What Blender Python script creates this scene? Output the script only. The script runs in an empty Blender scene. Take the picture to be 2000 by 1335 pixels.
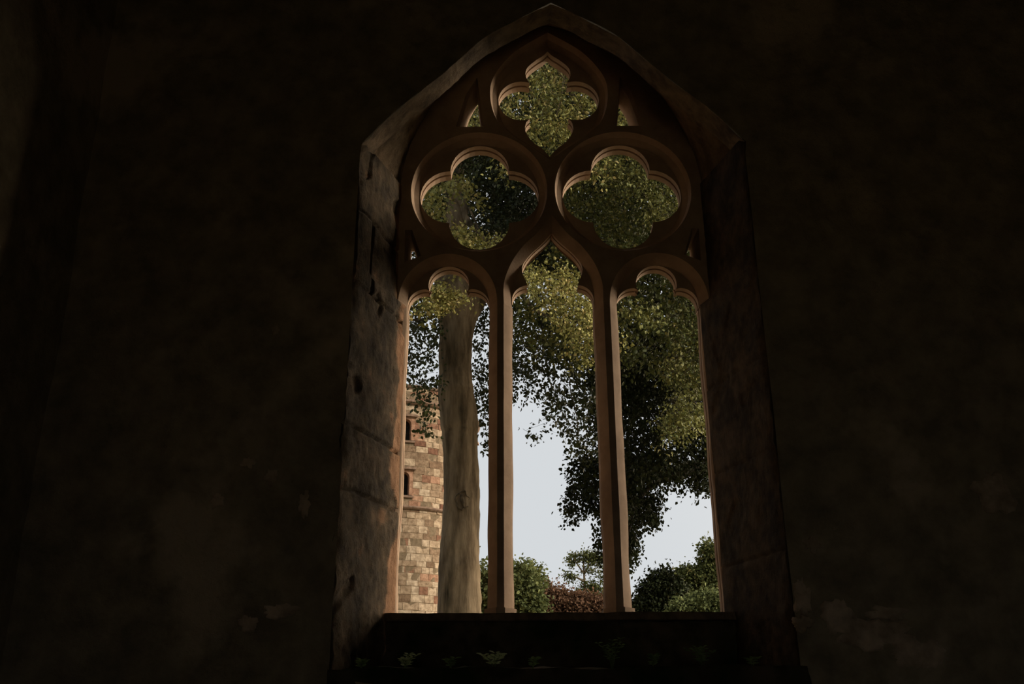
import bpy, bmesh, math, random
import numpy as np
from mathutils import Vector, Matrix, noise
from mathutils.geometry import tessellate_polygon, delaunay_2d_cdt

C = bpy.context.scene.collection
SC = bpy.context.scene

# ------------------------------------------------------------------ camera
FPX = 2000 * 35 / 36.0
_n = lambda v: v / np.linalg.norm(v)
CZ = _n(np.array([-25.0, 4857.0, -FPX]))          # world up seen from the camera
CX = _n(np.array([4857.0, 25.0, 0.0]))
CY = np.cross(CZ, CX)
cam_d = bpy.data.cameras.new('camera')
cam_d.lens = 35; cam_d.sensor_width = 36; cam_d.clip_end = 600
cam = bpy.data.objects.new('camera', cam_d); C.objects.link(cam)
cam.matrix_world = Matrix((tuple(CX), tuple(CY), tuple(CZ))).to_4x4()
SC.camera = cam

def P(px, py, Y):
    """point of the place seen at a photo pixel, at depth Y north of the viewer"""
    d = np.array([px - 1000, 667.5 - py, -FPX])
    w = np.array([d @ CX, d @ CY, d @ CZ])
    return w * (Y / w[1])

# ------------------------------------------------------------------ sky, sun, exposure
SC.view_settings.view_transform = 'Standard'
SC.view_settings.look = 'None'
SC.view_settings.exposure = 0.0
SC.view_settings.gamma = 1.0
SC.view_settings.use_curve_mapping = False
SC.cycles.max_bounces = 8
SC.cycles.diffuse_bounces = 5
SC.cycles.sample_clamp_indirect = 4.0

world = bpy.data.worlds.new('hazy_sky'); SC.world = world; world.use_nodes = True
nt = world.node_tree; nt.nodes.clear()
out = nt.nodes.new('ShaderNodeOutputWorld'); bg = nt.nodes.new('ShaderNodeBackground')
tc = nt.nodes.new('ShaderNodeTexCoord')
dot = nt.nodes.new('ShaderNodeVectorMath'); dot.operation = 'DOT_PRODUCT'
dot.inputs[1].default_value = Vector((0.83, 0.47, 0.27)).normalized()
mx = nt.nodes.new('ShaderNodeMath'); mx.operation = 'MAXIMUM'; mx.inputs[1].default_value = 0.0
pw = nt.nodes.new('ShaderNodeMath'); pw.operation = 'POWER'; pw.inputs[1].default_value = 16.0
sc_ = nt.nodes.new('ShaderNodeVectorMath'); sc_.operation = 'SCALE'
sc_.inputs[0].default_value = (22.0, 17.8, 13.2)
ad = nt.nodes.new('ShaderNodeVectorMath'); ad.operation = 'ADD'
ad.inputs[1].default_value = (0.66, 0.69, 0.715)
nt.links.new(tc.outputs['Generated'], dot.inputs[0])
nt.links.new(dot.outputs['Value'], mx.inputs[0]); nt.links.new(mx.outputs[0], pw.inputs[0])
nt.links.new(pw.outputs[0], sc_.inputs['Scale']); nt.links.new(sc_.outputs[0], ad.inputs[0])
nt.links.new(ad.outputs[0], bg.inputs['Color']); nt.links.new(bg.outputs[0], out.inputs['Surface'])

sun_d = bpy.data.lights.new('sun', 'SUN'); sun_d.energy = 3.4; sun_d.angle = math.radians(9)
sun_d.color = (1.0, 0.90, 0.74)
sun = bpy.data.objects.new('sun', sun_d); C.objects.link(sun)
sun.rotation_euler = Vector((0.72, -0.52, 0.50)).to_track_quat('Z', 'Y').to_euler()

# ------------------------------------------------------------------ materials
def mat(name, c1, c2, scale=6.0, c3=None, bump=0.0, bscale=30.0, rough=0.92, detail=8.0, lo=0.35, hi=0.65,
        stretch=(1, 1, 1), attr=None, translucent=0.0, c3scale=1.3, c3lo=0.5, c3hi=0.62, bdist=0.02, spec=0.2, mottle=0.0):
    m = bpy.data.materials.new(name); m.use_nodes = True
    t = m.node_tree; N = t.nodes; L = t.links
    b = N['Principled BSDF']; b.inputs['Roughness'].default_value = rough
    b.inputs['Specular IOR Level'].default_value = spec
    g = N.new('ShaderNodeNewGeometry'); mp = N.new('ShaderNodeMapping'); mp.inputs['Scale'].default_value = stretch
    L.new(g.outputs['Position'], mp.inputs['Vector'])
    def nz(s, d=detail, ro=0.6):
        q = N.new('ShaderNodeTexNoise'); q.inputs['Scale'].default_value = s
        q.inputs['Detail'].default_value = d; q.inputs['Roughness'].default_value = ro
        L.new(mp.outputs[0], q.inputs['Vector']); return q
    def ramp(src, a, c, ca, cb):
        r = N.new('ShaderNodeValToRGB'); e = r.color_ramp.elements
        e[0].position = a; e[1].position = c; e[0].color = (*ca, 1); e[1].color = (*cb, 1)
        L.new(src, r.inputs[0]); return r
    if attr:
        at = N.new('ShaderNodeAttribute'); at.attribute_name = attr
        r = N.new('ShaderNodeValToRGB'); e = r.color_ramp.elements
        e[0].position = 0.0; e[1].position = 0.55; e[0].color = (*c1, 1); e[1].color = (*c2, 1)
        if c3:
            n_ = e.new(0.9); n_.color = (*c3, 1)
        L.new(at.outputs['Fac'], r.inputs[0]); col = r.outputs[0]
    else:
        col = ramp(nz(scale).outputs['Fac'], lo, hi, c1, c2).outputs[0]
        if c3:
            r3 = ramp(nz(c3scale, 5).outputs['Fac'], c3lo, c3hi, (0, 0, 0), (1, 1, 1))
            mi = N.new('ShaderNodeMix'); mi.data_type = 'RGBA'
            L.new(r3.outputs[0], mi.inputs[0]); L.new(col, mi.inputs[6]); mi.inputs[7].default_value = (*c3, 1)
            col = mi.outputs[2]
    if mottle:
        rm = ramp(nz(mottle, 6).outputs['Fac'], .35, .68, (.62, .58, .54), (1.25, 1.25, 1.25))
        mm = N.new('ShaderNodeMix'); mm.data_type = 'RGBA'; mm.blend_type = 'MULTIPLY'; mm.inputs[0].default_value = 1.0
        L.new(col, mm.inputs[6]); L.new(rm.outputs[0], mm.inputs[7]); col = mm.outputs[2]
    L.new(col, b.inputs['Base Color'])
    if bump:
        bp = N.new('ShaderNodeBump'); bp.inputs['Strength'].default_value = bump; bp.inputs['Distance'].default_value = bdist
        L.new(nz(bscale, 10, 0.7).outputs['Fac'], bp.inputs['Height']); L.new(bp.outputs[0], b.inputs['Normal'])
    if translucent:
        tr = N.new('ShaderNodeBsdfTranslucent'); L.new(col, tr.inputs['Color'])
        ms = N.new('ShaderNodeMixShader'); ms.inputs[0].default_value = translucent
        L.new(b.outputs[0], ms.inputs[1]); L.new(tr.outputs[0], ms.inputs[2])
        L.new(ms.outputs[0], N['Material Output'].inputs['Surface'])
    return m

M = {}
M['wall'] = mat('rough_rubble_stone', (.22, .185, .12), (.40, .33, .22), 5, c3=(.54, .44, .31), bump=.9, bscale=9, c3scale=.9, c3lo=.56, c3hi=.66, bdist=.05)
M['jamb'] = mat('weathered_jamb_stone', (.13, .095, .058), (.27, .195, .12), 9, c3=(.08, .06, .038), bump=1.0, bscale=34, c3scale=5, c3lo=.52, c3hi=.7, bdist=.02, stretch=(1, 1, .6))
M['tracery'] = mat('dressed_red_sandstone', (.33, .235, .16), (.43, .31, .215), 7, c3=(.25, .17, .115), bump=.35, bscale=60, c3scale=3, c3lo=.5, c3hi=.75, bdist=.006)
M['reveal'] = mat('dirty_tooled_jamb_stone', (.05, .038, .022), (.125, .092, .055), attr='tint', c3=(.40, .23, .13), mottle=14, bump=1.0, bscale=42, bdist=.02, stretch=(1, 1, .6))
M['plaster'] = mat('old_lime_plaster', (.26, .20, .135), (.60, .47, .34), 6, bump=.8, bscale=20)
M['sill'] = mat('shade_dark_sill_stone', (.035, .03, .016), (.12, .09, .055), 8, c3=(.02, .03, .01), bump=.8, bscale=25, c3scale=2)  # the sill's shade put into the stone as a near-black colour
M['floor'] = mat('earth_floor', (.03, .022, .015), (.07, .05, .035), 4, bump=.5)
M['mason'] = mat('tower_stone', (.17, .105, .062), (.40, .295, .195), attr='tint', c3=(.50, .40, .29), mottle=7, bump=1.0, bscale=14, bdist=.03)
M['mortar'] = mat('tower_mortar', (.12, .085, .05), (.22, .16, .10), 10)
M['coping'] = mat('tower_brown_dressing', (.14, .09, .06), (.26, .17, .12), 8, bump=.5)
M['dark'] = mat('dark_pane', (.008, .008, .007), (.02, .018, .015), 8, rough=.25, spec=.5)
M['bark'] = mat('grey_beech_bark', (.08, .056, .03), (.28, .21, .13), 3.6, c3=(.028, .022, .010), bump=.8, bscale=14, c3scale=1.6, c3lo=.50, c3hi=.66, stretch=(1.6, 1.6, .30), bdist=.03)
M['scar'] = mat('dark_scar_bark', (.04, .03, .017), (.12, .09, .055), 14, bump=.6, bscale=40)
M['twig'] = mat('dark_twig', (.02, .016, .01), (.05, .04, .025), 8)
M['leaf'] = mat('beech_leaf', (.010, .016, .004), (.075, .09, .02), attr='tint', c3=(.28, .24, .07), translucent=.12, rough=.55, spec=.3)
M['leaf_dark'] = mat('near_black_leaf', (.007, .009, .003), (.022, .028, .009), attr='tint', c3=(.05, .05, .02), translucent=.03, rough=.7, spec=.1)  # near-black green leaf, darker than the other leaf colours
M['leaf_lit'] = mat('sunlit_turning_beech_leaf', (.06, .08, .018), (.34, .32, .095), attr='tint', c3=(.46, .37, .14), translucent=.15, rough=.55, spec=.3)  # paler copy of the beech leaf, sunlight put into its colour beside real tan
M['leaf_far'] = mat('far_green_leaf', (.035, .046, .016), (.13, .15, .055), attr='tint', c3=(.24, .26, .10), translucent=.2)
M['leaf_olive'] = mat('olive_leaf', (.022, .03, .009), (.11, .12, .035), attr='tint', c3=(.26, .23, .09), translucent=.2)
M['leaf_copper'] = mat('copper_leaf', (.06, .035, .02), (.17, .09, .05), attr='tint', c3=(.27, .15, .09), translucent=.2)
M['grass'] = mat('pale_bounce_grass', (.24, .20, .125), (.36, .29, .19), 3, c3=(.14, .16, .07), bump=.4)  # unseen ground made pale so it bounces warm light up to the window
M['bounce_damper'] = mat('bounce_damper_ground', (.025, .018, .010), (.06, .045, .026), 6, bump=.6)
M['weed'] = mat('weed_leaf', (.06, .11, .03), (.20, .28, .10), 30, translucent=.2)
M['weed_pale'] = mat('pale_weed_leaf', (.30, .36, .18), (.5, .55, .32), 30, translucent=.2)

# ------------------------------------------------------------------ object helpers
def link(name, verts, faces, m, parent=None, smooth=False, tint=None, mats=None, midx=None):
    me = bpy.data.meshes.new(name)
    me.from_pydata([tuple(map(float, v)) for v in verts], [], [tuple(map(int, f)) for f in faces])
    for q in (mats or [m]): me.materials.append(q)
    if midx is not None: me.polygons.foreach_set('material_index', np.asarray(midx, dtype=np.int32))
    if smooth: me.polygons.foreach_set('use_smooth', [True] * len(me.polygons))
    if tint is not None:
        a = me.attributes.new('tint', 'FLOAT', 'FACE'); a.data.foreach_set('value', np.asarray(tint, dtype=np.float32))
    me.update()
    o = bpy.data.objects.new(name, me); C.objects.link(o)
    if parent is not None: o.parent = parent
    return o

def thing(name, label, cat, loc=(0, 0, 0), group=None, kind=None):
    o = bpy.data.objects.new(name, None); o.empty_display_size = .1; C.objects.link(o)
    o.location = loc; o['label'] = label; o['category'] = cat
    if group: o['group'] = group
    if kind: o['kind'] = kind
    bpy.context.view_layer.update()
    return o

def adopt(o, root):
    """keep world-space vertices while hanging the mesh on its root"""
    off = Vector(root.location) if root.parent is None else Vector(root.parent.location)
    o.data.transform(Matrix.Translation(-off)); o.parent = root
    return o

def struct(o, label=None, cat=None):
    o['kind'] = 'structure'
    if label: o['label'] = label; o['category'] = cat
    return o

def fix_normals(o):
    bm = bmesh.new(); bm.from_mesh(o.data); bmesh.ops.remove_doubles(bm, verts=bm.verts, dist=1e-5)
    bmesh.ops.recalc_face_normals(bm, faces=bm.faces); bm.to_mesh(o.data); bm.free(); return o

def pip(pts, poly):
    x, y = pts[:, 0], pts[:, 1]; ins = np.zeros(len(pts), bool); n = len(poly); j = n - 1
    for i in range(n):
        xi, yi = poly[i]; xj, yj = poly[j]
        c = ((yi > y) != (yj > y)) & (x < (xj - xi) * (y - yi) / (yj - yi + 1e-12) + xi)
        ins ^= c; j = i
    return ins

def catmull(pts, n=8, closed=False):
    pts = [np.array(p, float) for p in pts]; out_ = []; k = len(pts)
    for i in range(k if closed else k - 1):
        if closed: a, b, c, d = pts[i - 1], pts[i], pts[(i + 1) % k], pts[(i + 2) % k]
        else: a, b, c, d = pts[max(i - 1, 0)], pts[i], pts[i + 1], pts[min(i + 2, k - 1)]
        for s in range(n):
            t = s / n
            out_.append(.5 * ((2 * b) + (-a + c) * t + (2 * a - 5 * b + 4 * c - d) * t * t + (-a + 3 * b - 3 * c + d) * t ** 3))
    if not closed: out_.append(pts[-1])
    return np.array(out_)

def arc(cx, cz, r, a0, a1, n=16, rz=None):
    a = np.radians(np.linspace(a0, a1, n + 1)); return np.stack([cx + r * np.cos(a), cz + (rz or r) * np.sin(a)], 1)

def offset_curve(pts, d, closed=True):
    """move each point to its left by d (miter limited)"""
    n = len(pts); res = []
    for i in range(n):
        a = pts[(i - 1) % n] if closed or i > 0 else pts[0] - (pts[1] - pts[0])
        b = pts[i]
        c = pts[(i + 1) % n] if closed or i < n - 1 else pts[-1] + (pts[-1] - pts[-2])
        t1 = (b - a) / (np.linalg.norm(b - a) + 1e-9); t2 = (c - b) / (np.linalg.norm(c - b) + 1e-9)
        n1 = np.array([-t1[1], t1[0]]); n2 = np.array([-t2[1], t2[0]]); m_ = n1 + n2
        l = np.linalg.norm(m_)
        if l < 1e-6: res.append(b + n1 * d); continue
        m_ /= l; res.append(b + m_ * d / max(m_ @ n1, .55))
    return np.array(res)

class MB:
    def __init__(s): s.v = []; s.f = []
    def strip(s, A, B, closed=False):
        o = len(s.v); n = len(A); s.v += list(A) + list(B)
        for i in range(n if closed else n - 1):
            j = (i + 1) % n; s.f.append((o + i, o + j, o + n + j, o + n + i))
    def fill(s, loops, y, tf):
        lv = [[Vector((p[0], p[1], 0)) for p in l] for l in loops]
        tris = tessellate_polygon(lv); o = len(s.v)
        for l in loops: s.v += [tf(p, y) for p in l]
        s.f += [tuple(o + i for i in t) for t in tris]
    def box(s, x0, x1, y0, y1, z0, z1):
        o = len(s.v)
        s.v += [(x, y, z) for x in (x0, x1) for y in (y0, y1) for z in (z0, z1)]
        s.f += [tuple(o + i for i in q) for q in ((0, 1, 3, 2), (4, 6, 7, 5), (0, 4, 5, 1), (2, 3, 7, 6), (0, 2, 6, 4), (1, 5, 7, 3))]

def tube(pts, radii, sides=10, rough=0.0, seed=0, res=5, cap=True):
    p = catmull(pts, res); r = catmull([(q, 0) for q in radii], res)[:, 0]
    vs = []; fs = []; up = Vector((0.3, 1, 0.1))
    for i in range(len(p)):
        t = Vector(p[min(i + 1, len(p) - 1)] - p[max(i - 1, 0)]).normalized()
        a = t.cross(up); a.normalize(); b = t.cross(a)
        for k in range(sides):
            an = 2 * math.pi * k / sides; d = a * math.cos(an) + b * math.sin(an); q = Vector(p[i]) + d * r[i]
            if rough: q += d * r[i] * rough * (noise.noise(q * (0.9 / max(r[i], .1)) + Vector((seed, 0, 0))) + .5 * noise.noise(q * (2.6 / max(r[i], .1))))
            vs.append(tuple(q))
    for i in range(len(p) - 1):
        for k in range(sides):
            k2 = (k + 1) % sides; fs.append((i * sides + k, i * sides + k2, (i + 1) * sides + k2, (i + 1) * sides + k))
    if cap:
        fs.append(tuple(range(sides))[::-1]); fs.append(tuple((len(p) - 1) * sides + k for k in range(sides)))
    return vs, fs

def merge(parts):
    V = []; Fc = []
    for v, f in parts:
        o = len(V); V += list(v); Fc += [tuple(o + i for i in q) for q in f]
    return V, Fc

# ------------------------------------------------------------------ the window wall
YI, YT = 6.23, 6.88            # inner wall face, front of the tracery
YB = YT + .34                  # back of the tracery
YO = 7.46                      # outer wall face
UC = 0.316                     # window axis
ZS = 3.07                      # springing of the lights
SILL = .795
tf = lambda p, y: (UC + p[0], YT + y, p[1])

# contour of the opening at the tracery
W2, H2, Z2 = 1.20, 1.70, 3.98
R2 = (W2 * W2 + H2 * H2) / (2 * W2)
def k2_arch(n=24, g=0.0):
    a1 = math.degrees(math.asin(H2 / R2)); c = R2 - W2
    left = arc(c, Z2, R2 + g, 180, 180 - a1, n)
    left[-1, 0] = 0.0
    right = left[::-1] * np.array([-1, 1])
    return np.vstack([left, right[1:]])            # from left springing over the apex to the right springing
def k1_arch(n=24):
    h = catmull([(-1.405, 4.06), (-1.18, 4.33), (-.90, 4.60), (-.70, 4.81), (-.50, 5.02), (-.20, 5.215), (0.0, 5.335)], 8)
    t = np.linspace(0, 1, n + 1); s = np.linspace(0, 1, len(h))
    left = np.stack([np.interp(t, s, h[:, 0]), np.interp(t, s, h[:, 1])], 1)
    right = left[::-1] * np.array([-1, 1]); return np.vstack([left, right[1:]])

# ----- tracery (heads of the lights and the pierced quatrefoils)
D1, D2, D3 = .10, .24, .34
INS = .060
circ = lambda s: arc(s * .57, 4.05, .54, 0, 360, 72)[:-1]
def cusped_quatre(cu, cz, a=.2375, r=.2375, n=16):
    q = []
    for k in range(4):
        an = 90 * k; ca, sa = math.cos(math.radians(an)), math.sin(math.radians(an))
        seg = arc(cu + a * ca, cz + a * sa, r, an - 90, an + 90, n); q.append(seg[:-1])
    return np.vstack(q)
FT = [(0, 4.325), (.15, 4.445), (.33, 4.585), (.44, 4.73), (.486, 4.95), (.45, 5.15), (.28, 5.385), (0, 5.585)]
h_ = catmull(FT, 8); FTOP = np.vstack([h_, (h_[::-1] * np.array([-1, 1]))[1:-1]])
def top_cusped():
    zc = 4.965
    side = arc(.228, zc, .192, -111, 111, 20)
    top = catmull([(side[-1][0], side[-1][1]), (.188, zc + .25), (.176, zc + .33), (.10, zc + .41), (.04, zc + .455), (0, zc + .50)], 6)
    bot = catmull([(0, zc - .545), (.06, zc - .47), (.14, zc - .40), (.195, zc - .30), (.190, zc - .22), (side[0][0], side[0][1])], 6)
    h = np.vstack([bot[:-1], side[:-1], top])
    return np.vstack([h, (h[::-1] * np.array([-1, 1]))[1:-1]])
def light_F(c, w=.376):
    a = np.linspace(180, 0, 41); a = np.radians(a)
    p = np.stack([c + w * np.cos(a), ZS + .42 * np.sin(a) ** .96], 1); return p
def light_C(c):
    q = [(c - .314, ZS)] + list(arc(c - .178, 3.10, .136, 180, 78, 10)) 
    cu = arc(c, 3.272, .157, 197, -17, 24)
    q = np.array(q + list(cu)); rt = np.array(list(arc(c + .178, 3.10, .136, 102, 0, 10)) + [(c + .314, ZS)])
    return np.vstack([q, rt])
_of = catmull([(-.376, ZS), (-.374, 3.24), (-.318, 3.41), (-.225, 3.555), (-.11, 3.675), (0, 3.83)], 7)
OG_F = np.vstack([_of, (_of[::-1] * np.array([-1, 1]))[1:]])
_oc = np.vstack([[(-.314, ZS)], arc(-.178 - .012, 3.14, .124, 180, 92, 10), catmull([(-.205, 3.30), (-.232, 3.37), (-.226, 3.45), (-.165, 3.55), (-.075, 3.64), (-.022, 3.70), (0, 3.735)], 5)])
OG_C = np.vstack([_oc, (_oc[::-1] * np.array([-1, 1]))[1:]])

def reveal_strips(mb, Cc, closed):
    """the soffit of a cusped opening with its glazing groove"""
    # outward offset (away from the opening) for the groove
    g = offset_curve(Cc, -.014 if closed else .014, closed)
    prof = [(Cc, D1), (Cc, .152), (g, .156), (g, .172), (Cc, .176), (Cc, D2)]
    for (a, ya), (b, yb) in zip(prof, prof[1:]):
        mb.strip([tf(p, ya) for p in a], [tf(p, yb) for p in b], closed)

win = thing('window_1', 'tall pointed gothic stone window of three lights under three quatrefoils', 'window', (UC, YT, SILL), kind='structure')
mb = MB()
lights = [(light_F(-.802), light_C(-.802)), (OG_F, OG_C), (light_F(.802), light_C(.802))]
outer = list(k2_arch(24))
outer = [np.array((-W2, ZS))] + outer + [np.array((W2, ZS))]
for Fl, _ in lights[::-1]: outer += list(Fl[::-1])
tri1 = np.array([(.535, 4.645), (.765, 4.645), (.69, 4.95), (.595, 5.13)])
tri2 = np.array([(1.015, 3.475), (1.14, 3.42), (1.145, 3.70), (1.09, 3.70)])
mir = lambda p: (p * np.array([-1, 1]))[::-1]
holes = [circ(-1), circ(1), FTOP, tri1, mir(tri1), tri2, mir(tri2)]
for y in (0, D3):
    mb.fill([outer] + holes, y, tf)
for Fc_, Cc in ((circ(-1), cusped_quatre(-.57, 4.05)), (circ(1), cusped_quatre(.57, 4.05)), (FTOP, top_cusped())):
    Fi = offset_curve(Fc_, INS)
    Fm = offset_curve(Fc_, INS * .30)
    for a, ya, b, yb in ((Fc_, 0, Fm, D1 * .62), (Fm, D1 * .62, Fi, D1), (Fi, D2, Fc_, D3)):
        mb.strip([tf(p, ya) for p in a], [tf(p, yb) for p in b], True)
    for y in (D1, D2): mb.fill([Fi, Cc], y, tf)
    reveal_strips(mb, Cc, True)
for Fl, Cl in lights:
    Fi = offset_curve(Fl, -INS, False); Fi[0] = (Fl[0][0] + INS + .002, ZS); Fi[-1] = (Fl[-1][0] - INS - .002, ZS)
    mb.strip([tf(p, 0) for p in Fl], [tf(p, D1) for p in Fi]); mb.strip([tf(p, D2) for p in Fi], [tf(p, D3) for p in Fl])
    for y in (D1, D2): mb.fill([list(Fi) + list(Cl[::-1])], y, tf)
    reveal_strips(mb, Cl, False)
for h in (tri1, mir(tri1), tri2, mir(tri2)):
    hi = offset_curve(h, .018)
    mb.strip([tf(p, 0) for p in h], [tf(p, .06) for p in hi], True); mb.strip([tf(p, .06) for p in hi], [tf(p, D3) for p in hi], True)
adopt(fix_normals(link('tracery', mb.v, mb.f, M['tracery'])), win)

# ----- mullions and jamb mouldings below the springing
prof = [(.024, 0), (.074, .075), (.088, D1), (.088, .152), (.076, .156), (.076, .172), (.088, .176), (.088, D2), (.024, D3)]
full = prof + [(-a, b) for a, b in prof[::-1]]
def prism_z(poly, z0, z1, cx, wob=0.0, seed=0, steps=1):
    n = len(poly); v = []; f = []
    for s in range(steps + 1):
        z = z0 + (z1 - z0) * s / steps
        for a, b in poly:
            w = wob * noise.noise(Vector((seed, a * 4, z * 3)))
            v.append((UC + cx + a * (1 + w), YT + b, z))
    for s in range(steps):
        for i in range(n):
            j = (i + 1) % n; f.append((s * n + i, s * n + j, (s + 1) * n + j, (s + 1) * n + i))
    f.append(tuple(range(n))[::-1]); f.append(tuple(steps * n + i for i in range(n)))
    return v, f
for s in (-1, 1):
    v, f = prism_z(full, SILL + .02, ZS, s * .402, .10, s * 3, 40)
    o = adopt(fix_normals(link('mullion', v, f, M['tracery'])), win)
    base = [(a * 1.22, b - .03 if b < .12 else b) for a, b in full]
    v2, f2 = prism_z(base, SILL - .045, SILL + .035, s * .402, .08, s, 4)
    b_ = fix_normals(link('mullion_foot', v2, f2, M['tracery'])); b_.data.transform(Matrix.Translation(-Vector(win.location))); b_.parent = o
for s in (-1, 1):
    half = [(W2, .05), (.802 + .345, .06), (.802 + .322, .085), (.802 + .314, D1), (.802 + .314, .152), (.802 + .326, .156), (.802 + .326, .172), (.802 + .314, .176), (.802 + .314, D2), (.802 + .376, D3), (W2, D3)]
    v, f = prism_z([(s * a, b) for a, b in half], SILL - .03, ZS, 0, .012, s, 30)
    adopt(fix_normals(link('jamb_moulding', v, f, M['tracery'])), win)

# ----- sill ledge
def rough_box(x0, x1, y0, y1, z0, z1, nx, ny, nz, amp, sc=4.0, seed=0):
    bm = bmesh.new(); bmesh.ops.create_cube(bm, size=1)
    for v in bm.verts: v.co = Vector((x0 + (v.co.x + .5) * (x1 - x0), y0 + (v.co.y + .5) * (y1 - y0), z0 + (v.co.z + .5) * (z1 - z0)))
    for ax, k in ((0, nx), (1, ny), (2, nz)):
        es = [e for e in bm.edges if abs((e.verts[0].co - e.verts[1].co).normalized()[ax]) > .9]
        if k > 1: bmesh.ops.subdivide_edges(bm, edges=es, cuts=k - 1, use_grid_fill=True)
    for v in bm.verts:
        q = v.co * sc + Vector((seed, 0, 0)); v.co += noise.noise_vector(q) * amp + noise.noise_vector(q * 3.1) * amp * .4
    me = bpy.data.meshes.new('m'); bm.to_mesh(me); bm.free()
    vs = [tuple(v.co) for v in me.vertices]; fs = [tuple(p.vertices) for p in me.polygons]; bpy.data.meshes.remove(me); return vs, fs
v, f = rough_box(UC - 1.24, UC + 1.24, YT - .035, YB + .1, SILL - .052, SILL, 90, 10, 4, .006, 5)
adopt(link('window_sill', v, f, M['jamb'], smooth=True), win)
v, f = rough_box(UC - 1.45, UC + 1.45, YT - .02, YB + .3, .30, SILL - .052, 90, 6, 14, .02, 3, 4)
adopt(link('sill_riser', v, f, M['sill'], smooth=True), win)
v, f = rough_box(UC - 1.42, UC + 1.43, YI - .03, YT + .05, .28, .405, 110, 26, 5, .022, 5, 9)
adopt(link('inner_ledge', v, f, M['sill'], smooth=True), win)

# ----- embrasure: splayed jambs and rere-arch, rough stones
JZ = [P(670, 825, YI)[2], P(662, 950, YI)[2], P(690, 545, YI)[2], P(697, 408, YI)[2]]   # joints read off the inner arris
def jamb_surface(side):
    nu, nv = 46, 230; z0, z1 = .33, 4.10
    v = []; f = []
    for i in range(nv + 1):
        z = z0 + (z1 - z0) * i / nv
        for k in range(nu + 1):
            w = k / nu
            xo = -1.405 if side < 0 else 1.378; xi = -1.178 if side < 0 else 1.178
            # a rounded return onto the wall face at w=0
            if z < ZS + .02: xi = side * 1.122; ye = YT + .09
            else: ye = YT + .02
            x = xo + (xi - xo) * w; y = YI + (ye - YI) * w
            p = Vector((UC + x, y, z)); nrm = Vector((-side * .93, -.36, 0))
            q = Vector((p.x * .7, p.y, p.z * .8))
            k_ = 1.0 if side < 0 else .45
            d = k_ * (.016 * noise.noise(q * 2.2) + .009 * noise.noise(q * 7) + .006 * noise.noise(q * 17) + .005 * noise.noise(q * 42))
            sp_ = noise.noise(q * 4 + Vector((9, 3, 0))); d -= k_ * .018 * max(0, min(1, (sp_ - .30) / .05))              # spalled flakes
            if side < 0:
                for jz, tl in zip(JZ, (.02, .02, .05, .02)):
                    zz = z + tl * (w - .5) + .02 * noise.noise(Vector((w * 5, jz, 0)))
                    d -= .035 * math.exp(-((zz - jz) / .009) ** 2)
                if JZ[2] < z < JZ[3]:
                    if w < .27: d = .018 + .2 * d
                    elif w < .36: d -= .045
                d *= min(1, (1 - w) * 9 + .15)
            else:
                for jz in (1.1, 1.75, 2.4, 3.07, 3.6): d -= .012 * math.exp(-((z - jz) / .012) ** 2)
                d *= min(1, (1 - w) * 9 + .15)
            if z < .85: d *= 1 + (.85 - z) * 2.0
            e = math.exp(-(w / .05) ** 2) * (.014 + .02 * noise.noise(q * 6) + .012 * noise.noise(q * 20))
            p += nrm * d - Vector((side * -1, 0, 0)) * 0 + Vector((side * e, 0, 0)) 
            v.append(tuple(p))
    for i in range(nv):
        for k in range(nu):
            a = i * (nu + 1) + k; f.append((a, a + 1, a + nu + 2, a + nu + 1))
    # return into the wall so the stone has thickness
    for i in range(nv):
        a = i * (nu + 1); o = len(v); v += [(UC + side * 1.60, YI + .13, v[a][2]), (UC + side * 1.60, YI + .13, v[a + nu + 1][2])]
        f.append((a, a + nu + 1, o + 1, o))
    return v, f
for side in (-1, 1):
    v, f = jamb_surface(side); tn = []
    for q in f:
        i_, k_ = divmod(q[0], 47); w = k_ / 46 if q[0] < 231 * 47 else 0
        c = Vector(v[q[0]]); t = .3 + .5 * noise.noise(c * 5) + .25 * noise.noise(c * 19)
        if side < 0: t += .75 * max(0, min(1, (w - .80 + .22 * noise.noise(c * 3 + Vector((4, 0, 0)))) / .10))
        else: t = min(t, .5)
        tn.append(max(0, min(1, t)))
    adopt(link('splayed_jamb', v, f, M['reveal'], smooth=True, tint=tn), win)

K1 = k1_arch(40); K2 = k2_arch(40)
rows = []
RB = .22
for w in np.linspace(0, 1, 9): rows.append((K1 + (np.array([0, 0]) if True else 0), YI + RB * w))
K1s = offset_curve(K1, .05, False)
rows.append((K1s, YI + RB + .012))
for w in np.linspace(.12, 1, 9): rows.append((K1s * (1 - w) + K2 * w, YI + RB + (YT + .03 - YI - RB) * w))
v = []; f = []
nc = len(K1)
for r_, (crv, y) in enumerate(rows):
    for i, p in enumerate(crv):
        q = Vector((p[0], y, p[1])); d = .012 * noise.noise(q * 4) + .008 * noise.noise(q * 11)
        c_ = np.array([p[0], p[1] - 3.6]); c_ = c_ / np.linalg.norm(c_)
        if i % 9 == 0: d += .006
        v.append((UC + p[0] + c_[0] * d, y, p[1] + c_[1] * d))
for r_ in range(len(rows) - 1):
    for i in range(nc - 1):
        a = r_ * nc + i; f.append((a, a + 1, a + nc + 1, a + nc))
adopt(fix_normals(link('rere_arch', v, f, M['jamb'], smooth=False)), win)

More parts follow.
